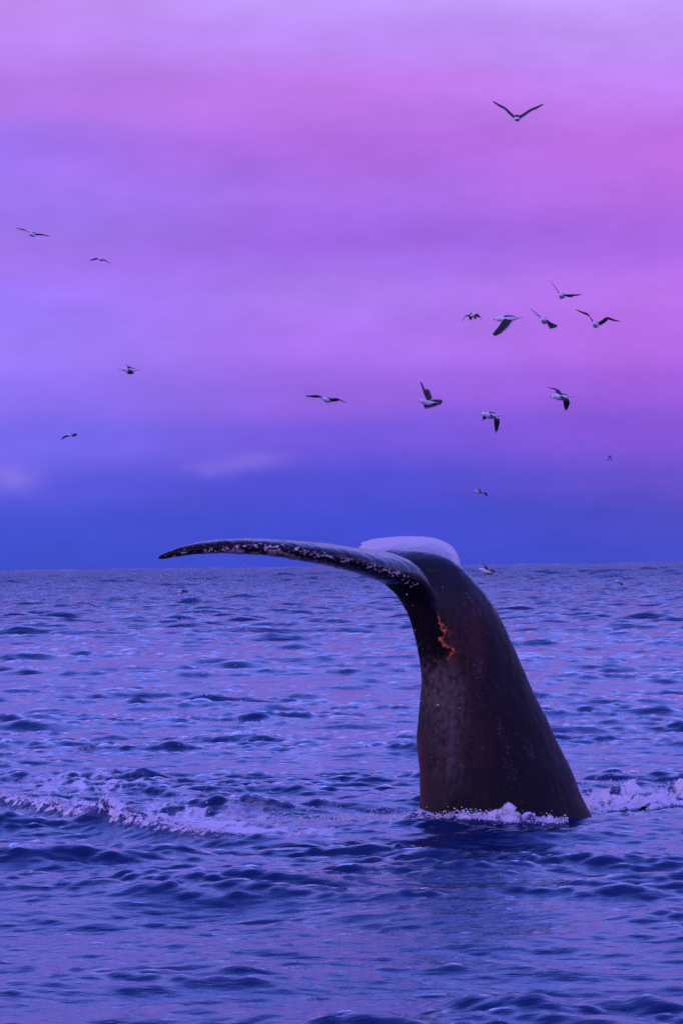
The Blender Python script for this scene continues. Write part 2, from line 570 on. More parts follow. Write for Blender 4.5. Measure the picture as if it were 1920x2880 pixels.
def resample(ctrl, m):
    """Catmull-Rom through rows of ctrl, m samples."""
    c = np.asarray(ctrl, float)
    c = np.vstack([2 * c[0] - c[1], c, 2 * c[-1] - c[-2]])
    out = []
    for u in np.linspace(0, len(c) - 3 - 1e-9, m):
        i = int(u); t = u - i
        p0, p1, p2, p3 = c[i:i + 4]
        out.append(0.5 * (2 * p1 + (p2 - p0) * t + (2 * p0 - 5 * p1 + 4 * p2 - p3) * t * t + (3 * p1 - p0 - 3 * p2 + p3) * t ** 3))
    return np.array(out)


WY = 28.0
# tail stock: (left px, left py, right px, right py, depth of axis, half thickness)
STOCK = [(1150, 2620, 1830, 2620, 28.0, 0.62), (1166, 2450, 1755, 2450, 28.0, 0.57), (1176, 2315, 1676, 2318, 28.0, 0.53), (1180, 2240, 1634, 2235, 28.0, 0.50),
         (1180, 2170, 1606, 2165, 28.0, 0.47), (1172, 2085, 1566, 2085, 28.0, 0.44), (1181, 1985, 1520, 1985, 28.0, 0.40), (1185, 1890, 1476, 1890, 28.0, 0.36),
         (1170, 1800, 1432, 1795, 28.0, 0.32), (1146, 1725, 1392, 1710, 28.02, 0.28), (1122, 1672, 1352, 1650, 28.05, 0.25), (1096, 1640, 1305, 1600, 28.1, 0.22),
         (1062, 1612, 1250, 1565, 28.15, 0.19), (1020, 1592, 1180, 1548, 28.25, 0.15), (985, 1580, 1100, 1543, 28.4, 0.11)]
st = resample(STOCK, 60)
rings = []
ang = np.linspace(0, 2 * np.pi, 40, endpoint=False)
for l0, l1, r0, r1, yy, th in st:
    a = P(l0, l1, yy); b = P(r0, r1, yy)
    c = (a + b) / 2; u = (b - a) / 2
    ca, sa = np.cos(ang), np.sin(ang)
    # laterally compressed stock, keeled at its back and belly edges
    w = np.sign(sa) * np.abs(sa) ** 1.15 * th * (1 - 0.10 * np.exp(-((ca + 0.45) / 0.22) ** 2))
    rings.append(c + ca[:, None] * u + w[:, None] * np.array([0, 1.0, 0]))
WV, WQ, WT = loft(rings)


def fluke(ctrl, m):
    """ctrl rows: leading edge px,py,y, trailing edge px,py,y, thickness"""
    c = resample(ctrl, m)
    le = np.array([P(*r[0:3]) for r in c]); te = np.array([P(*r[3:6]) for r in c]); th = c[:, 6]
    mid = (le + te) / 2
    sp = np.gradient(mid, axis=0); sp /= np.linalg.norm(sp, axis=1)[:, None]
    rr = []
    k = 14
    uu = (1 - np.cos(np.linspace(0, np.pi, k))) / 2
    prof = 2.6 * (0.2969 * np.sqrt(uu) - 0.126 * uu - 0.3516 * uu ** 2 + 0.2843 * uu ** 3 - 0.1015 * uu ** 4) * 1.9
    prof = np.maximum(prof, 0.0)
    for i in range(m):
        ch = te[i] - le[i]
        nrm = np.cross(ch, sp[i]); nrm /= np.linalg.norm(nrm) + 1e-9
        if nrm[2] < 0:
            nrm = -nrm
        tt_ = np.maximum(prof / prof.max() * th[i] / 2, 0.016 * (uu > 0.02))
        up = le[i] + uu[:, None] * ch + tt_[:, None] * nrm
        dn = le[i] + uu[:, None] * ch - tt_[:, None] * nrm
        rr.append(np.vstack([up, dn[::-1][1:-1]]))
    return loft(rr)


NEAR = [(1278, 1960, 27.80, 1215, 1940, 28.05, 0.06), (1262, 1860, 27.74, 1185, 1830, 28.1, 0.12), (1244, 1770, 27.73, 1140, 1710, 28.2, 0.20), (1222, 1690, 27.74, 1060, 1610, 28.4, 0.27), (1176, 1632, 27.58, 970, 1552, 28.4, 0.29),
        (1100, 1608, 27.25, 905, 1541, 28.1, 0.235), (1000, 1581, 26.95, 850, 1534, 27.8, 0.20), (880, 1560, 26.66, 785, 1529, 27.45, 0.165), (760, 1545, 26.45, 700, 1525, 27.1, 0.14),
        (640, 1541, 26.3, 600, 1527, 26.75, 0.12), (540, 1549, 26.2, 520, 1540, 26.5, 0.095), (475, 1562, 26.2, 468, 1559, 26.33, 0.06), (443, 1571, 26.22, 442, 1570, 26.26, 0.025)]
FAR = [(1240, 1700, 28.2, 1010, 1575, 28.6, 0.30), (1292, 1634, 28.55, 1000, 1558, 28.85, 0.40), (1295, 1596, 29.0, 996, 1552, 29.25, 0.42), (1282, 1566, 29.5, 1000, 1548, 29.65, 0.34),
       (1243, 1543, 29.95, 1006, 1542, 30.05, 0.24), (1170, 1529, 30.3, 1012, 1536, 30.35, 0.16), (1090, 1523, 30.5, 1012, 1531, 30.55, 0.09), (1030, 1525, 30.6, 1006, 1530, 30.65, 0.045),
       (1004, 1528, 30.66, 1000, 1529, 30.68, 0.03)]
for ctrl, m in ((NEAR, 60), (FAR, 50)):
    v, q, t = fluke(ctrl, m)
    off = len(WV)
    WV = np.vstack([WV, v]); WQ += [tuple(i + off for i in f) for f in q]; WT += [tuple(i + off for i in f) for f in t]
raw = mesh_np("whale_raw", WV, WQ, WT)
bm = bmesh.new(); bm.from_mesh(raw); bmesh.ops.recalc_face_normals(bm, faces=bm.faces); bm.to_mesh(raw); bm.free()
tmp = link("whale_raw", raw)
md = tmp.modifiers.new("union", 'REMESH'); md.mode = 'VOXEL'; md.voxel_size = 0.0108; md.use_smooth_shade = True
sm = tmp.modifiers.new("soften", 'SMOOTH'); sm.factor = 0.5; sm.iterations = 45
dg = bpy.context.evaluated_depsgraph_get()
whale_me = bpy.data.meshes.new_from_object(tmp.evaluated_get(dg))
whale_me.name = "whale"
bpy.data.objects.remove(tmp)
whale_me.polygons.foreach_set('use_smooth', np.full(len(whale_me.polygons), True))
nv = len(whale_me.vertices)
co = np.empty(nv * 3, np.float32); whale_me.vertices.foreach_get('co', co); co = co.reshape(-1, 3).astype(float)
no = np.empty(nv * 3, np.float32); whale_me.vertices.foreach_get('normal', no); no = no.reshape(-1, 3)
# skin relief: faint folds and scars
px_, py_ = project(co)
facing = no[:, 1] < 0.15


def polymask(px, py, poly):
    inside = np.zeros(len(px), bool)
    n = len(poly)
    for i in range(n):
        x0, y0 = poly[i]; x1, y1 = poly[(i + 1) % n]
        c = ((y0 > py) != (y1 > py)) & (px < (x1 - x0) * (py - y0) / (y1 - y0 + 1e-9) + x0)
        inside ^= c
    return inside


def polydist(px, py, line):
    d = np.full(len(px), 1e9)
    for (x0, y0), (x1, y1) in zip(line[:-1], line[1:]):
        t = np.clip(((px - x0) * (x1 - x0) + (py - y0) * (y1 - y0)) / ((x1 - x0) ** 2 + (y1 - y0) ** 2), 0, 1)
        d = np.minimum(d, np.hypot(px - x0 - t * (x1 - x0), py - y0 - t * (y1 - y0)))
    return d


X, Y, Z = co.T
base = np.tile(np.array([0.006, 0.005, 0.008]), (nv, 1))
blotch = fbm(X * 3.0, Y * 3.0, Z * 1.2, 4, 0.55)
streak = fbm(X * 7.0, Y * 7.0, Z * 0.6, 3, 0.5)
fine = fbm(X * 22, Y * 22, Z * 16, 3, 0.6)
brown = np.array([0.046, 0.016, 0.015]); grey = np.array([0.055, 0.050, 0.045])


def over(basec, colr, a):
    return basec * (1 - a[:, None]) + np.asarray(colr) * a[:, None]


stock = (Z < 2.3) & (Z > -0.2)
base = over(base, brown, stock * 0.10 * sstep(streak + 0.5 * blotch, -0.1, 0.9))
# low sun's red glow painted down the belly edge; brown wash along mid-stock
base = over(base, brown * 1.7, 0.75 * stock * (1 - sstep(px_, 1178, 1222)) * sstep(py_, 2020, 2120) * facing)
base = over(base, brown * 1.2, 0.38 * np.clip(0.7 + streak, 0, 1.4) * stock * np.exp(-((px_ - 1345) / 60) ** 2) * sstep(py_, 1660, 1760) * (1 - sstep(py_, 2080, 2260)) * facing)
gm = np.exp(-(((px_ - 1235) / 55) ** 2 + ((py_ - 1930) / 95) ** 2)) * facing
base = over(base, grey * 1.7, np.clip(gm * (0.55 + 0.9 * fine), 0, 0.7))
base = over(base, grey * 1.9, 0.65 * facing * np.exp(-((px_ - 1264 - 0.03 * (py_ - 2050)) / 40) ** 2) * sstep(py_, 1850, 1940) * (1 - sstep(py_, 2100, 2310)) * np.clip(0.8 + 0.6 * fine + 0.4 * streak, 0, 1.4))  # grey strip painted in place of the skin's long vertical sheen
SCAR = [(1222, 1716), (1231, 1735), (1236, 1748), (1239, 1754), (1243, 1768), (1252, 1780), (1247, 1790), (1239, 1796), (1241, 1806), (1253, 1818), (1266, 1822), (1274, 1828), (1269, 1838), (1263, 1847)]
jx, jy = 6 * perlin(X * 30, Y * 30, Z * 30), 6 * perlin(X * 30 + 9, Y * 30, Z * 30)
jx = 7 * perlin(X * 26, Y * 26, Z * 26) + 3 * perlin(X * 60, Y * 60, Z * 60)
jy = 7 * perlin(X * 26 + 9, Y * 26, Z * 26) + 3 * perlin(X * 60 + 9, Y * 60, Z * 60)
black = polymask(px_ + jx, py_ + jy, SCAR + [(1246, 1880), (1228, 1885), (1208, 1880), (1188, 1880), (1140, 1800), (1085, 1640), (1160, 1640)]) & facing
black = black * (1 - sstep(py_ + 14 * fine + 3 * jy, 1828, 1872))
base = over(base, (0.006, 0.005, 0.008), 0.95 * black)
base = over(base, brown * 1.1, 0.75 * facing * np.exp(-(((px_ - 1300) / 60) ** 2 + ((py_ - 1780) / 95) ** 2)) * (1 - black) * np.clip(0.7 + 0.9 * fine, 0, 1.3))
sdist = polydist(px_ + jx, py_ + jy, SCAR[1:])
glowr = fbm(X * 22, Y * 22, Z * 22, 3)
scar = (1 - sstep(sdist, 0.8, 4.6)) * facing * sstep(glowr, -0.75, 0.0)
base = over(base, (0.20, 0.075, 0.035), 0.6 * (1 - sstep(sdist, 3, 24)) * facing * (1 - black) * sstep(glowr, -0.3, 0.5))
base = over(base, (0.70, 0.22, 0.06), np.clip(scar, 0, 1))
pit = sstep(fbm(X * 30, Y * 30, Z * 24, 2), 0.62, 0.80) * (Z < 2.25)
base = over(base, (0.07, 0.06, 0.07), 0.35 * pit)
for (ax, ay, bx_, by_) in ((1290, 1930, 1330, 2080), (1345, 1850, 1352, 1990), (1395, 2020, 1450, 2200), (1215, 2060, 1228, 2190), (1480, 2080, 1500, 2150), (1260, 2130, 1300, 2160), (1310, 1660, 1350, 1730)):
    base = over(base, (0.09, 0.075, 0.085), 0.55 * facing * (1 - sstep(polydist(px_ + 4 * jx, py_, [(ax, ay), (bx_, by_)]), 0.8, 3.2)))
# pale underside of the far fluke, dark at its very tip and at the rear rim
pale = sstep(Y + 0.06 * fbm(X * 5, Y * 5, Z * 5, 3), 28.42, 28.62) * sstep(Z, 2.12, 2.25)
pale = pale * (1 - sstep(Y, 30.52, 30.60))
pale = pale * (0.95 + 0.22 * fbm(X * 2.2, Y * 2.2, Z * 2.2, 3))
base = over(base, (0.42, 0.36, 0.39), np.clip(pale, 0, 1))
# mottled tan patches along the lower rim of the near fluke, and pale flecks in a row on its leading edge
lo_rim = np.interp(px_, [440, 600, 760, 900, 1000, 1100], [1575, 1559, 1558, 1590, 1618, 1650])
on_near = (Y < 28.0) & (px_ < 1110) & (Z > 2.0)
rim = on_near * (1 - sstep(lo_rim - py_, 11, 15)) * sstep(fbm(px_ / 22.0, py_ / 14.0, 0.2, 3, 0.6), -0.12, 0.02) * sstep(px_, 560, 640) * (1 - sstep(px_, 940, 1010))
base = over(base, (0.50, 0.32, 0.29), np.clip(rim, 0, 1) * 0.9)
ROW = [(475, 1568), (560, 1556), (600, 1551), (660, 1544), (730, 1540), (800, 1541), (870, 1556), (950, 1572), (1000, 1582), (1060, 1598), (1110, 1614), (1160, 1645)]
near_row = polydist(px_, py_, ROW)
fl = on_near | ((px_ < 1170) & (Y < 27.8))
fleck = fl * (1 - sstep(near_row, 7, 14)) * sstep(fbm(px_ / 14.0, py_ / 8.0, 4.2, 3, 0.6) + 0.35 * perlin(px_ / 60.0, 0.5, 1.5), 0.44, 0.58)
base = over(base, (0.70, 0.55, 0.56), np.clip(fleck, 0, 1))
scr = fl * (1 - sstep(np.abs(py_ - (lo_rim - 36)), 14, 20)) * sstep(fbm(px_ / 9.0, py_ / 3.0, 8.2, 2, 0.6), 0.62, 0.75)
base = over(base, (0.4, 0.36, 0.42), np.clip(scr, 0, 1) * 0.7)
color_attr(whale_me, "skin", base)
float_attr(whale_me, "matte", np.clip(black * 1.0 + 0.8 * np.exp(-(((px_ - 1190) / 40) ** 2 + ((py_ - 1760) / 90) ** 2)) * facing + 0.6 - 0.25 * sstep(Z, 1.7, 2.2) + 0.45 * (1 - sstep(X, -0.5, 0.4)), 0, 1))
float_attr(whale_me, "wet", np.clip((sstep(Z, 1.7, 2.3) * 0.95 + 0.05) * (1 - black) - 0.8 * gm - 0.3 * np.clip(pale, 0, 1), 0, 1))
# bumpy lower rim, low folds on the stock
disp = 0.010 * fbm(X * 2.2, Y * 2.2, Z * 0.7, 2) * (Z < 2.3) + 0.0035 * fbm(X * 14, Y * 14, Z * 5, 2) * (Z < 2.0) + 0.004 * fbm(X * 9, Y * 9, Z * 3, 3) + 0.0045 * scar + 0.004 * np.clip(rim + fleck, 0, 1)
co2 = co + no * disp[:, None]
whale_me.vertices.foreach_set('co', co2.astype(np.float32).ravel()); whale_me.update()

m_skin, nt, bs = new_material("whale_skin")
ca_ = N(nt, 'ShaderNodeAttribute', attribute_name="skin"); we = N(nt, 'ShaderNodeAttribute', attribute_name="wet")
tcs = N(nt, 'ShaderNodeTexCoord')
nz = N(nt, 'ShaderNodeTexNoise'); nz.inputs['Scale'].default_value = 38; nz.inputs['Detail'].default_value = 6; nz.inputs['Roughness'].default_value = 0.7
nt.links.new(tcs.outputs['Object'], nz.inputs['Vector'])
vm = N(nt, 'ShaderNodeVectorMath', operation='SCALE')
nt.links.new(ca_.outputs['Color'], vm.inputs[0])
nt.links.new(math_node(nt, 'MULTIPLY_ADD', nz.outputs[0], 0.7, 0.65), vm.inputs['Scale'])
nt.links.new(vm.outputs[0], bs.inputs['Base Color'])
nt.links.new(math_node(nt, 'MULTIPLY_ADD', we.outputs['Fac'], -0.26, math_node(nt, 'MULTIPLY_ADD', nz.outputs[0], 0.2, 0.46)), bs.inputs['Roughness'])
bs.inputs['IOR'].default_value = 1.40
ma_ = N(nt, 'ShaderNodeAttribute', attribute_name="matte")
nt.links.new(math_node(nt, 'MULTIPLY_ADD', ma_.outputs['Fac'], -0.46, 0.5), bs.inputs['Specular IOR Level'])
nt.links.new(math_node(nt, 'MULTIPLY', we.outputs['Fac'], 0.22), bs.inputs['Coat Weight']); bs.inputs['Coat Roughness'].default_value = 0.14; bs.inputs['Coat IOR'].default_value = 1.45
bp = N(nt, 'ShaderNodeBump'); bp.inputs['Strength'].default_value = 0.2; bp.inputs['Distance'].default_value = 0.006
nt.links.new(nz.outputs[0], bp.inputs['Height']); nt.links.new(bp.outputs[0], bs.inputs['Normal'])
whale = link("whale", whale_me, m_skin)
whale["label"] = "dark wet whale tail arching out of the sea, one long fluke held out left"
whale["category"] = "whale"

# barnacles: little ridged cones in a row along the near fluke's leading edge
m_barn, nt, bs = new_material("barnacle_shell")
bs.inputs['Base Color'].default_value = (0.66, 0.52, 0.52, 1); bs.inputs['Roughness'].default_value = 0.7


def barnacle_mesh(seed):
    g = random.Random(seed); n = 8; v = []; f = []
    for r, h in ((1.0, -0.3), (0.75, 0.45), (0.42, 0.7), (0.25, 0.4)):
        for i in range(n):
            a = 2 * math.pi * i / n; k = r * (1 + g.uniform(-.14, .14) + (0.1 if i % 2 else 0))
            v.append((math.cos(a) * k, math.sin(a) * k, h + g.uniform(-.06, .06)))
    for s in range(3):
        for i in range(n):
            j = (i + 1) % n
            f.append((s * n + i, s * n + j, (s + 1) * n + j, (s + 1) * n + i))
    f.append(tuple(range(3 * n, 4 * n)))
    me = bpy.data.meshes.new("barnacle"); me.from_pydata(v, [], f); me.materials.append(m_barn)
    return me


barn = [barnacle_mesh(i) for i in range(4)]
from mathutils.bvhtree import BVHTree
bvh = BVHTree.FromObject(whale, bpy.context.evaluated_depsgraph_get())
CL = [(485, 1567, 1, 4, .017), (575, 1552, 5, 10, .010), (603, 1549, 6, 9, .010), (636, 1547, 5, 8, .012), (668, 1541, 3, 8, .008), (722, 1532, 4, 12, .008),
      (920, 1562, 3, 7, .011), (965, 1571, 5, 10, .010), (980, 1574, 5, 10, .011), (1002, 1579, 6, 10, .011), (1030, 1586, 5, 9, .009), (1068, 1597, 8, 12, .010),
      (1100, 1606, 8, 14, .011), (1115, 1613, 8, 11, .011), (1135, 1622, 5, 9, .010), (1156, 1638, 5, 8, .014), (1170, 1646, 3, 8, .009), (1240, 1650, 1, 3, .007), (1132, 1700, 2, 6, .007)]
for (bx, by, n, sp, r) in CL:
    for k in range(max(1, int(n * 0.6))):
        a = P(bx + random.gauss(0, sp), by + random.gauss(0, sp * 0.42), 20.0)
        o = Vector((0, 0, CAM_Z)); d = (Vector(a) - o).normalized()
        loc, nrm, idx, dist = bvh.ray_cast(o, d)
        if loc is None or loc.y > 28.3:
            continue
        b = bpy.data.objects.new("barnacle", random.choice(barn)); col.objects.link(b)
        b.parent = whale; b.location = loc
        s = r * random.uniform(0.45, 1.1)
        b.scale = (s, s * random.uniform(0.7, 1.2), s * 0.7)
        b.rotation_euler = (nrm.to_track_quat('Z', 'Y') @ Vector((0, 0, 1)).rotation_difference(Vector((0, 0, 1)))).to_euler()

# ------------------------------------------------------------------ white water
m_foam, nt, bs = new_material("white_water")
fa = N(nt, 'ShaderNodeAttribute', attribute_name="foam")
tcs = N(nt, 'ShaderNodeTexCoord')
nz = N(nt, 'ShaderNodeTexNoise'); nz.inputs['Scale'].default_value = 34; nz.inputs['Detail'].default_value = 7; nz.inputs['Roughness'].default_value = 0.7
nt.links.new(tcs.outputs['Object'], nz.inputs['Vector'])
ff = smooth(nt, math_node(nt, 'ADD', nz.outputs[0], math_node(nt, 'MULTIPLY_ADD', fa.outputs['Fac'], 0.85, -0.42)), 0.34, 0.70)
nt.links.new(mix_col(nt, ff, (0.03, 0.06, 0.17, 1), (0.82, 0.84, 0.88, 1)), bs.inputs['Base Color'])
nt.links.new(math_node(nt, 'MULTIPLY_ADD', ff, 0.45, 0.12), bs.inputs['Roughness'])
bs.inputs['IOR'].default_value = 1.333
bp = N(nt, 'ShaderNodeBump'); bp.inputs['Strength'].default_value = 0.8; bp.inputs['Distance'].default_value = 0.03
nt.links.new(nz.outputs[0], bp.inputs['Height']); nt.links.new(bp.outputs[0], bs.inputs['Normal'])


def foam_patch(name, label, x0, x1, y0, y1, step, fn):
    nx, ny = int((x1 - x0) / step), int((y1 - y0) / step)
    gx, gy = np.meshgrid(np.linspace(x0, x1, nx), np.linspace(y0, y1, ny))
    xs, ys = gx.ravel(), gy.ravel()
    h, fo = fn(xs, ys)
    sx_, sy_, z = sea_point(xs, ys); z = z + h
    # push the surface about sideways, so that lumps overhang
    ox = 0.035 * fbm(xs * 9, ys * 9, z * 9, 2) * sstep(h, 0.0, 0.08); oy = 0.05 * fbm(xs * 9 + 40, ys * 9, z * 9, 2) * sstep(h, 0.0, 0.08)
    q = grid_quads(ny, nx)
    keep = (h[q] > -0.03).any(1)
    q = q[keep]
    used = np.unique(q); remap = np.full(len(xs), -1); remap[used] = np.arange(len(used))
    me = mesh_np(name, np.stack([sx_ + ox, sy_ + oy, z], -1)[used], remap[q])
    float_attr(me, "foam", fo[used])
    o = link(name, me, m_foam)
    o["kind"] = "stuff"; o["label"] = label
    return o


def f_right(x, y):
    e1 = np.exp(-(((x - 2.75) / 0.75) ** 2 + ((y - 29.0) / 0.50) ** 2)) * 0.22
    e2 = np.exp(-(((x - 3.2) / 0.9) ** 2 + ((y - 29.8) / 0.50) ** 2)) * 0.38
    e3 = np.exp(-(((x - 2.45) / 0.5) ** 2 + ((y - 28.45) / 0.22) ** 2)) * 0.085
    e4 = np.exp(-(((x - 4.0) / 1.0) ** 2 + ((y - 29.6) / 0.6) ** 2)) * 0.28
    m = np.maximum(np.maximum(e1, e2), np.maximum(e3, e4))
    b = billow(x * 2.3, y * 1.9, 1.7, 4, 0.42)
    lump = (1 - b) ** 1.5
    h = m * (0.42 + 0.55 * lump + 0.35 * fbm(x * 3.4, y * 2.6, 4.4, 3)) + 0.026 * fbm(x * 7, y * 6, 3.3, 4, 0.6) - 0.056 - 0.03 * fbm(x * 2.1, y * 2.1, 8.8, 2)
    h = np.maximum(h, -0.06)
    return h, np.clip(sstep(h, -0.02, 0.05) * (0.82 + 0.9 * fbm(x * 4.0, y * 3.0, 5.1, 4, 0.6)), 0, 1)


foam_patch("splash_foam", "billowing white water to the right of the whale's tail stock", 1.7, 5.2, 27.7, 31.2, 0.0085, f_right)


def f_front(x, y):
    yc = np.interp(x, [0.2, 0.7, 1.1, 1.5, 2.0, 2.4], [27.70, 27.50, 27.40, 27.34, 27.46, 27.8])
    amp = np.interp(x, [0.30, 0.50, 0.72, 0.80, 1.0, 1.2, 1.42, 1.65, 1.9, 2.0, 2.1], [0.0, 0.05, 0.09, 0.045, 0.03, 0.06, 0.125, 0.11, 0.08, 0.015, 0.0])
    amp = amp * (1 + 0.4 * perlin(x * 5.0, 2.2, 0.4) + 0.4 * perlin(x * 17.0, 1.2, 0.4))
    q = y - yc
    m = np.exp(-(q / np.where(q < 0, 0.08, 0.2)) ** 2)
    h = amp * m * (0.65 + 0.7 * (1 - billow(x * 6, y * 6, 0.4, 4, 0.55))) + 0.010 * fbm(x * 14, y * 14, 1.3, 2) - 0.034
    h = np.maximum(h, -0.06)
    return h, np.clip(sstep(h, -0.01, 0.025) * (0.8 + 0.8 * fbm(x * 5, y * 5, 2.1, 3)), 0, 1)


foam_patch("wash_foam", "ragged white wash lapping the foot of the whale's tail stock", 0.1, 2.3, 26.9, 28.1, 0.007, f_front)


def f_left(x, y):
    q = ring_q(x, y) + 0.02 + 0.05 * perlin(x * 7, y * 7, 2.2)
    amp = np.interp(x, [-3.8, -3.3, -2.9, -2.4, -1.9, -1.5, -1.1, -0.7], [0.0, 0.05, 0.06, 0.065, 0.065, 0.05, 0.03, 0.0])
    amp = amp * (1 + 0.4 * perlin(x * 4.0, 6.2, 0.4) + 0.3 * perlin(x * 13.0, 5.2, 0.4))
    m = np.exp(-(q / np.where(q < 0, 0.10, 0.20)) ** 2)
    h = amp * m * (0.5 + 0.9 * (1 - billow(x * 6, y * 5, 5.4, 4, 0.6))) + 0.014 * fbm(x * 12, y * 12, 7.3, 3, 0.6) - 0.014
    h = np.maximum(h, -0.06)
    return h, np.clip(sstep(h, -0.02, 0.045) * (0.5 + 1.2 * fbm(x * 9, y * 8, 4.1, 4, 0.7)), 0, 1)


foam_patch("crest_foam", "lacy foam toppling along the low wave crest left of the whale", -4.2, -0.6, 24.9, 31.2, 0.011, f_left)


def f_mid(x, y):
    m = np.exp(-(((x + 1.35) / 0.55) ** 2 + ((y - 30.2) / 0.35) ** 2)) * 0.085
    m = np.maximum(m, np.exp(-(((x - 0.25) / 0.7) ** 2 + ((y - 28.3) / 0.3) ** 2)) * 0.055)
    m = np.maximum(m, np.exp(-(((x + 0.15) / 0.45) ** 2 + ((y - 27.1) / 0.12) ** 2)) * 0.05)
    h = m * (0.3 + 1.2 * (1 - billow(x * 5, y * 4, 3.4, 4, 0.6))) + 0.016 * fbm(x * 9, y * 7, 9.3, 4, 0.65) - 0.038
    h = np.maximum(h, -0.06)
    return h, np.clip(sstep(h, -0.02, 0.03) * (0.5 + 1.1 * fbm(x * 6, y * 5, 6.1, 4, 0.65)), 0, 1)


foam_patch("churned_foam", "broken foam on the churned water between the crest and the whale", -2.6, 1.0, 26.6, 31.2, 0.012, f_mid)

# drops: fluke run-off, spray over the splashes
ico_v, ico_f = [], []
bmt = bmesh.new(); bmesh.ops.create_icosphere(bmt, subdivisions=1, radius=1.0)
bmt.verts.ensure_lookup_table()
ico_v = np.array([v.co[:] for v in bmt.verts]); ico_f = np.array([[v.index for v in f.verts] for f in bmt.faces]); bmt.free()


def drops(name, label, pts, rad, mat, stretch=1.0):
    pts = np.asarray(pts); rad = np.asarray(rad); n = len(pts)
    sc_ = np.ones((n, 1, 3)); sc_[:, 0, 2] = stretch
    V = (pts[:, None, :] + ico_v[None] * rad[:, None, None] * sc_).reshape(-1, 3)
    F = (ico_f[None] + (np.arange(n) * len(ico_v))[:, None, None]).reshape(-1, 3)
    me = mesh_np(name, V, None, F)
    o = link(name, me, mat); o["kind"] = "stuff"; o["label"] = label
    return o


m_drop, nt, bs = new_material("water_drop")
bs.inputs['Base Color'].default_value = (0.75, 0.76, 0.80, 1); bs.inputs['Roughness'].default_value = 0.15; bs.inputs['IOR'].default_value = 1.333
g = np.random.default_rng(21)
pts, rad = [], []
rim_x = np.array([450, 600, 760, 900, 1000, 1100]); rim_y = np.array([1575, 1559, 1558, 1590, 1618, 1650]); rim_d = np.array([26.22, 26.35, 26.6, 26.85, 27.0, 27.3])
for k in range(620):
    # falling curtains drifting to the right as they fall
    px0 = g.choice([470, 500, 520, 560, 640, 900, 1000, 1090], p=[.1, .2, .2, .15, .1, .07, .09, .09]) + g.normal(0, 26)
    d0 = np.interp(px0, rim_x, rim_d)
    fall = g.beta(1.0, 1.1) * (1.0 if px0 < 880 else 0.55)
    top = P(px0, np.interp(px0, rim_x, rim_y), d0)
    p = top + np.array([fall * 1.0 * g.uniform(0.15, 1.0), g.normal(0, 0.12), -fall * (top[2] - 0.1)])
    pts.append(p); rad.append(abs(g.normal(0, 0.0022)) + 0.0016 + (0.003 if g.random() < 0.05 else 0))
drops("water_droplets", "scattered water drops falling from the whale's left fluke", pts, rad, m_drop, 1.3)
pts, rad = [], []
for k in range(700):
    c = g.choice(5, p=[.34, .18, .18, .15, .15])
    if c == 0:
        p = np.array([g.normal(3.1, 0.55), g.normal(29.5, 0.5), 0]); zz = abs(g.normal(0, 0.13)) + 0.06
    elif c == 1:
        p = np.array([g.uniform(0.75, 2.0), g.normal(27.33, 0.05), 0]); zz = abs(g.normal(0, 0.045)) + 0.02
    elif c == 2:
        x_ = g.uniform(-3.4, -1.2); p = np.array([x_, np.interp(x_, _rx, _ry) + g.normal(0.05, 0.1), 0]); zz = abs(g.normal(0, 0.06)) + 0.03
    elif c == 3:
        p = np.array([g.normal(0.2, 0.5), g.normal(28.6, 0.4), 0]); zz = abs(g.normal(0, 0.10)) + 0.02
    else:
        p = np.array([g.normal(-1.4, 0.35), g.normal(30.2, 0.3), 0]); zz = abs(g.normal(0, 0.08)) + 0.03
    p[2] = sea_height(p[0:1], p[1:2])[0] + zz
    pts.append(p); rad.append(min(abs(g.normal(0, 0.0035)) + 0.002, 0.012))
drops("spray_drops", "loose beads of spray over the white water round the whale", pts, rad, m_drop)

# froth: fine bubbles and beads that break up the edges of the foam
pts, rad = [], []
fx, fy = [], []
for k in range(5200):
    c = g.choice(4, p=[.42, .24, .14, .20])
    if c == 0:
        u = g.uniform(-3.5, -1.0)
        x_ = u; y_ = np.interp(u, _rx, _ry) + 0.09 * perlin(u * 0.9, 3.3, 0.7) + 0.05 * perlin(u * 2.9, 1.3, 2.7) + g.normal(0.0, 0.08)
        zz = abs(g.normal(0, 0.028)) + 0.02
    elif c == 1:
        x_ = g.uniform(0.35, 2.0); y_ = np.interp(x_, [0.2, 0.7, 1.1, 1.5, 2.0, 2.4], [27.70, 27.50, 27.40, 27.34, 27.46, 27.8]) + g.normal(-0.01, 0.06)
        zz = abs(g.normal(0, 0.02)) + 0.015
    elif c == 2:
        x_ = g.normal(3.0, 0.6); y_ = g.normal(29.6, 0.6); zz = abs(g.normal(0, 0.06)) + 0.02
    else:
        x_ = g.normal(0.1, 0.7); y_ = g.normal(28.4, 0.5); zz = abs(g.normal(0, 0.03)) + 0.01
    fx.append(x_); fy.append(y_); pts.append((x_, y_, zz)); rad.append(min(abs(g.normal(0, 0.0035)) + 0.0022, 0.011))
pts = np.array(pts); pts[:, 2] += sea_height(pts[:, 0], pts[:, 1])
drops("froth", "fine lacy froth along the broken edges of the foam", pts, rad, m_drop)

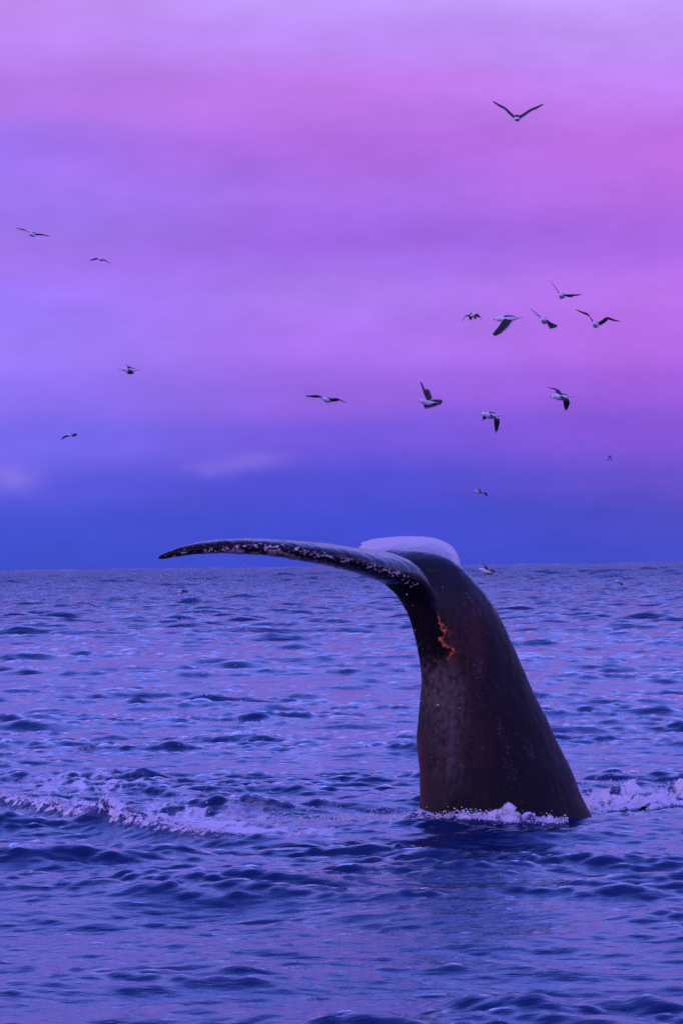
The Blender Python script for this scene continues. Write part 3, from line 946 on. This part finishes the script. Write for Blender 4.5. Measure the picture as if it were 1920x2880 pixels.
# ------------------------------------------------------------------ gulls
m_white, nt, bs = new_material("white_plumage")
tcs = N(nt, 'ShaderNodeTexCoord'); nz = N(nt, 'ShaderNodeTexNoise'); nz.inputs['Scale'].default_value = 30
nt.links.new(tcs.outputs['Object'], nz.inputs['Vector'])
nt.links.new(mix_col(nt, nz.outputs[0], (0.74, 0.72, 0.72, 1), (0.92, 0.91, 0.91, 1)), bs.inputs['Base Color']); bs.inputs['Roughness'].default_value = 0.8
m_black, nt, bs = new_material("black_plumage")
tcs = N(nt, 'ShaderNodeTexCoord'); nz = N(nt, 'ShaderNodeTexNoise'); nz.inputs['Scale'].default_value = 24
nt.links.new(tcs.outputs['Object'], nz.inputs['Vector'])
nt.links.new(mix_col(nt, nz.outputs[0], (0.010, 0.010, 0.014, 1), (0.026, 0.025, 0.032, 1)), bs.inputs['Base Color']); bs.inputs['Roughness'].default_value = 0.75
m_under, nt, bs = new_material("grey_underwing")
bs.inputs['Base Color'].default_value = (0.075, 0.065, 0.07, 1); bs.inputs['Roughness'].default_value = 0.8
m_bill, nt, bs = new_material("bill_horn")
bs.inputs['Base Color'].default_value = (0.45, 0.22, 0.08, 1); bs.inputs['Roughness'].default_value = 0.5
GM = [m_white, m_black, m_under]
ARM, HAND = 0.34, 0.44


def unit(v):
    return v / (np.linalg.norm(v) + 1e-9)


def ring_mesh(rings_, mats_for):
    n = len(rings_[0])
    V, Q, T = loft(rings_)
    faces = [tuple(f) for f in Q] + [tuple(f) for f in T]
    me = bpy.data.meshes.new("part"); me.from_pydata([tuple(v) for v in V], [], faces)
    for m in GM:
        me.materials.append(m)
    mi = []
    for s in range(len(rings_) - 1):
        for i in range(n):
            mi.append(mats_for(s, i))
    for i in range(n):
        mi += [mats_for(0, i), mats_for(len(rings_) - 2, i)]
    me.polygons.foreach_set('material_index', np.array(mi, np.int32))
    b = bmesh.new(); b.from_mesh(me); bmesh.ops.recalc_face_normals(b, faces=b.faces); b.to_mesh(me); b.free()
    me.polygons.foreach_set('use_smooth', np.full(len(me.polygons), True))
    return me


def bone(p0, px, py, length, sgn, yref):
    """End of a bone of a fixed length that starts at p0 and is seen ending at (px, py)."""
    q = P(px, py, p0[1])
    flat = q - p0
    l = math.hypot(flat[0], flat[2])
    dpt = sgn * math.sqrt(max(length ** 2 - l ** 2, 0.0))
    return P(px, py, p0[1] + dpt)


def gull(label, D, head, tail, hs, wings, under_first=False, dark_head=False):
    """head/tail: pixels of bill tip and tail tip; hs: +1 when the head points away from us.
    wings: (side 'L'/'R', shoulder px, wrist px, wrist depth sign, tip px, tip depth sign)"""
    mid = ((head[0] + tail[0]) / 2, (head[1] + tail[1]) / 2)
    c = P(mid[0], mid[1], D)
    h_flat = P(head[0], head[1], D) - c
    L = 0.66
    l = min(math.hypot(h_flat[0], h_flat[2]) * 2, L)
    dep = hs * math.sqrt(max(L * L - l * l, 0)) / 2
    fwd = unit(h_flat + np.array([0, dep, 0]))
    side = unit(np.cross(np.array([0, 0, 1.0]), fwd)); up = np.cross(fwd, side)      # side = bird's left
    # body: spindle from tail root to bill base
    prof = [(-0.33, .006, .060, 0), (-0.24, .010, .055, 0), (-0.17, .030, .045, 0), (-0.08, .062, .066, -.004), (0.02, .078, .082, -.010), (0.11, .072, .074, -.008),
            (0.17, .054, .052, .004), (0.205, .047, .045, .012), (0.24, .049, .046, .014), (0.27, .038, .036, .010), (0.29, .018, .018, .004)]
    A = np.linspace(0, 2 * np.pi, 12, endpoint=False)
    R = []
    for xx, rv, rh, zo in prof:
        R.append(fwd * xx + (np.outer(np.cos(A), side) * rh + np.outer(np.sin(A), up) * rv) * 1.14 + up * zo)

    def bm_(s, i):
        back = 0 < (A[i] % (2 * np.pi)) < np.pi
        return 1 if (back and 2 <= s <= 4) else 0
    body_me = ring_mesh(R, bm_)
    objs = []
    for (sd_, sh, wr, ws, ti, ts) in wings:
        sg = 1 if sd_ == 'L' else -1
        s0 = fwd * 0.075 + side * sg * 0.045 + up * 0.028
        w0 = bone(c + s0, wr[0], wr[1], ARM, ws, D) - c
        t0 = bone(c + w0, ti[0], ti[1], HAND, ts, D) - c
        # leading edge through shoulder, wrist, tip
        e0 = s0 - unit(w0 - s0) * 0.03
        pts_ = resample([e0, (s0 + w0) / 2 + fwd * 0.012, w0, (w0 * 0.55 + t0 * 0.45) + fwd * 0.006, t0], 15)
        chord = np.interp(np.linspace(0, 1, 15), [0, .2, .45, .6, .8, .93, 1], [.20, .215, .195, .175, .13, .075, .014])
        RR = []
        for i, p in enumerate(pts_):
            sp = unit(pts_[min(i + 1, 14)] - pts_[max(i - 1, 0)])
            cd = -fwd - sp * np.dot(-fwd, sp) * 0.85
            if np.linalg.norm(cd) < 0.35:
                cd = cd + up * -0.5 - sp * np.dot(up * -0.5, sp)
            cd = unit(cd)
            cd = unit(cd - up * 0.42 * (1 if abs(np.dot(up, sp)) < 0.8 else 0) + 0.0 * sp)
            cd = unit(cd - sp * np.dot(cd, sp) * 0.85)
            nn = unit(np.cross(fwd if np.linalg.norm(np.cross(fwd, sp)) > .3 else -cd, sp)) * sg
            nn = unit(np.cross(-cd, sp)) * sg
            th = max(0.016 * (1 - i / 18), 0.005)
            ch = chord[i]
            RR.append(np.array([p, p + cd * ch * .12 + nn * th, p + cd * ch * .45 + nn * th * .9, p + cd * ch * .86 + nn * th * .4, p + cd * ch,
                                p + cd * ch * .86 - nn * th * .25, p + cd * ch * .45 - nn * th * .45, p + cd * ch * .12 - nn * th * .8]))

        def wm(s, i):
            if i in (3, 4) and s < 9:
                return 0            # white trailing edge
            if s >= 13:
                return 0            # white primary tip
            return 1 if i <= 3 else 2
        objs.append(ring_mesh(RR, wm))
    # weld the wings on: one continuous bird
    o = bpy.data.objects.new("gull", body_me); col.objects.link(o)
    tmps = []
    for k, me in enumerate(objs):
        t = bpy.data.objects.new("tmp_wing", me); col.objects.link(t); tmps.append(t)
    for attempt in range(4):
        o.modifiers.clear()
        for t in tmps:
            t.location = Vector((0.0021, 0.0013, -0.0017)) * attempt
            b = o.modifiers.new("weld", 'BOOLEAN'); b.operation = 'UNION'; b.object = t; b.solver = 'EXACT' if attempt < 3 else 'FAST'
        dg_ = bpy.context.evaluated_depsgraph_get()
        me2 = bpy.data.meshes.new_from_object(o.evaluated_get(dg_))
        if len(me2.vertices) > len(body_me.vertices) + 100:
            break
        print("gull weld retry", label)
    o.modifiers.clear()
    o.data = me2; me2.name = "gull"
    for t in tmps:
        bpy.data.objects.remove(t)
    o.location = c
    o["label"] = label; o["category"] = "gull"; o["group"] = "gulls flying over the sea"
    # bill
    R = []
    for xx, rr, zo in ((0.28, .016, .004), (0.31, .013, .002), (0.34, .011, -.001), (0.355, .004, -.008)):
        R.append(fwd * xx + np.outer(np.cos(A[::2]), side) * rr * .7 + np.outer(np.sin(A[::2]), up) * rr + up * zo)
    V, Q, T = loft(R)
    bme = mesh_np("bill", V, Q, T)
    link("bill", bme, m_bill, o)
    return o


S = 'LR'
gull("black-backed gull highest in the sky, wings raised in a wide open V", 76, (1455, 322), (1452, 338), 1,
     [('L', 0, (1421, 301), 1, (1379, 279), -1), ('R', 0, (1491, 305), 1, (1535, 287), -1)])
gull("gull gliding at the far left edge with wings held out flat", 112, (82, 661), (106, 655), -1,
     [('R', 0, (66, 644), 1, (40, 639), 1), ('L', 0, (116, 657), 1, (142, 664), -1)])
gull("small dark gull with drooping bowed wings, below the one at the far left edge", 150, (280, 730), (290, 728), -1,
     [('R', 0, (269, 725), 1, (249, 732), 1), ('L', 0, (296, 731), -1, (313, 741), -1)])
gull("gull at the top of the right-hand flock, one thin wing straight up to the left", 84, (1571, 833), (1588, 828), -1,
     [('R', 0, (1560, 806), 1, (1542, 785), 1), ('L', 0, (1600, 827), -1, (1638, 827), 1)])
gull("small dark gull with arched wings, left end of the right-hand flock", 104, (1337, 886), (1321, 882), -1,
     [('R', 0, (1310, 886), 1, (1296, 905), -1), ('L', 0, (1341, 881), -1, (1354, 894), 1)])
gull("large gull in side view with one broad dark wing swept down", 68, (1388, 899), (1470, 892), -1,
     [('L', 0, (1402, 917), -1, (1380, 945), -1), ('R', 0, (1428, 886), 1, (1447, 897), 1)])
gull("banking gull with pink-lit breast and straight slanting wings, amid the right-hand flock", 78, (1520, 902), (1542, 899), -1,
     [('R', 0, (1513, 885), 1, (1488, 864), 1), ('L', 0, (1546, 905), -1, (1570, 915), 1)])
gull("rightmost gull of the flock, long black wings bowed like an M", 80, (1666, 913), (1684, 911), -1,
     [('R', 0, (1652, 881), 1, (1613, 867), 1), ('L', 0, (1706, 891), -1, (1747, 904), 1)])
gull("lone gull flapping left in side view, low on the left of the sky", 95, (337, 1039), (395, 1040), -1,
     [('L', 0, (362, 1043), -1, (357, 1051), 1), ('R', 0, (360, 1030), 1, (351, 1023), 1)])
gull("gull gliding level in the middle of the sky, wings stretched and slightly drooped", 92, (905, 1124), (942, 1125), -1,
     [('R', 0, (893, 1111), 1, (854, 1112), 1), ('L', 0, (946, 1119), -1, (977, 1133), -1)])
gull("gull with one black wing pointing straight up, right of the level glider", 78, (1177, 1129), (1228, 1132), -1,
     [('L', 0, (1188, 1097), -1, (1179, 1066), 1), ('R', 0, (1222, 1123), 1, (1246, 1124), 1)])
gull("gull with both dark wings folded down on the downstroke, lowest large one", 75, (1349, 1166), (1413, 1168), -1,
     [('L', 0, (1388, 1178), -1, (1393, 1221), 1), ('R', 0, (1360, 1158), 1, (1356, 1181), 1)])
gull("gull flying left with a pale tail and black wings, right of the downstroke gull", 75, (1546, 1117), (1613, 1113), -1,
     [('L', 0, (1582, 1124), -1, (1589, 1156), 1), ('R', 0, (1559, 1092), 1, (1535, 1088), 1)])
gull("faint small gull low at the left above the horizon", 165, (190, 1224), (207, 1220), -1,
     [('L', 0, (181, 1226), -1, (170, 1236), 1), ('R', 0, (208, 1219), 1, (216, 1222), 1)])
gull("tiny pale gull far out at the right, below the flock", 230, (1701, 1289), (1718, 1289), -1,
     [('L', 0, (1716, 1291), -1, (1718, 1293), 1), ('R', 0, (1713, 1283), 1, (1715, 1279), 1)])
gull("tiny gull far off above the whale with a dark trailing wing", 190, (1332, 1380), (1354, 1385), -1,
     [('R', 0, (1347, 1377), 1, (1343, 1369), 1), ('L', 0, (1360, 1387), -1, (1371, 1399), 1)])
gull("gull skimming the horizon beside the whale's back, wing raised", 100, (1345, 1601), (1388, 1613), -1,
     [('R', 0, (1363, 1590), 1, (1349, 1580), 1), ('L', 0, (1384, 1601), 1, (1393, 1608), 1)])
gull("tiny gull low over the far waves, below the left fluke tip", 170, (501, 1666), (520, 1663), -1,
     [('L', 0, (520, 1661), -1, (531, 1661), 1), ('R', 0, (513, 1660), 1, (517, 1657), 1)])
gull("tiny brownish gull low over the far waves at the right", 170, (1729, 1634), (1749, 1638), -1,
     [('L', 0, (1744, 1639), -1, (1753, 1641), 1), ('R', 0, (1739, 1632), 1, (1736, 1629), 1)])
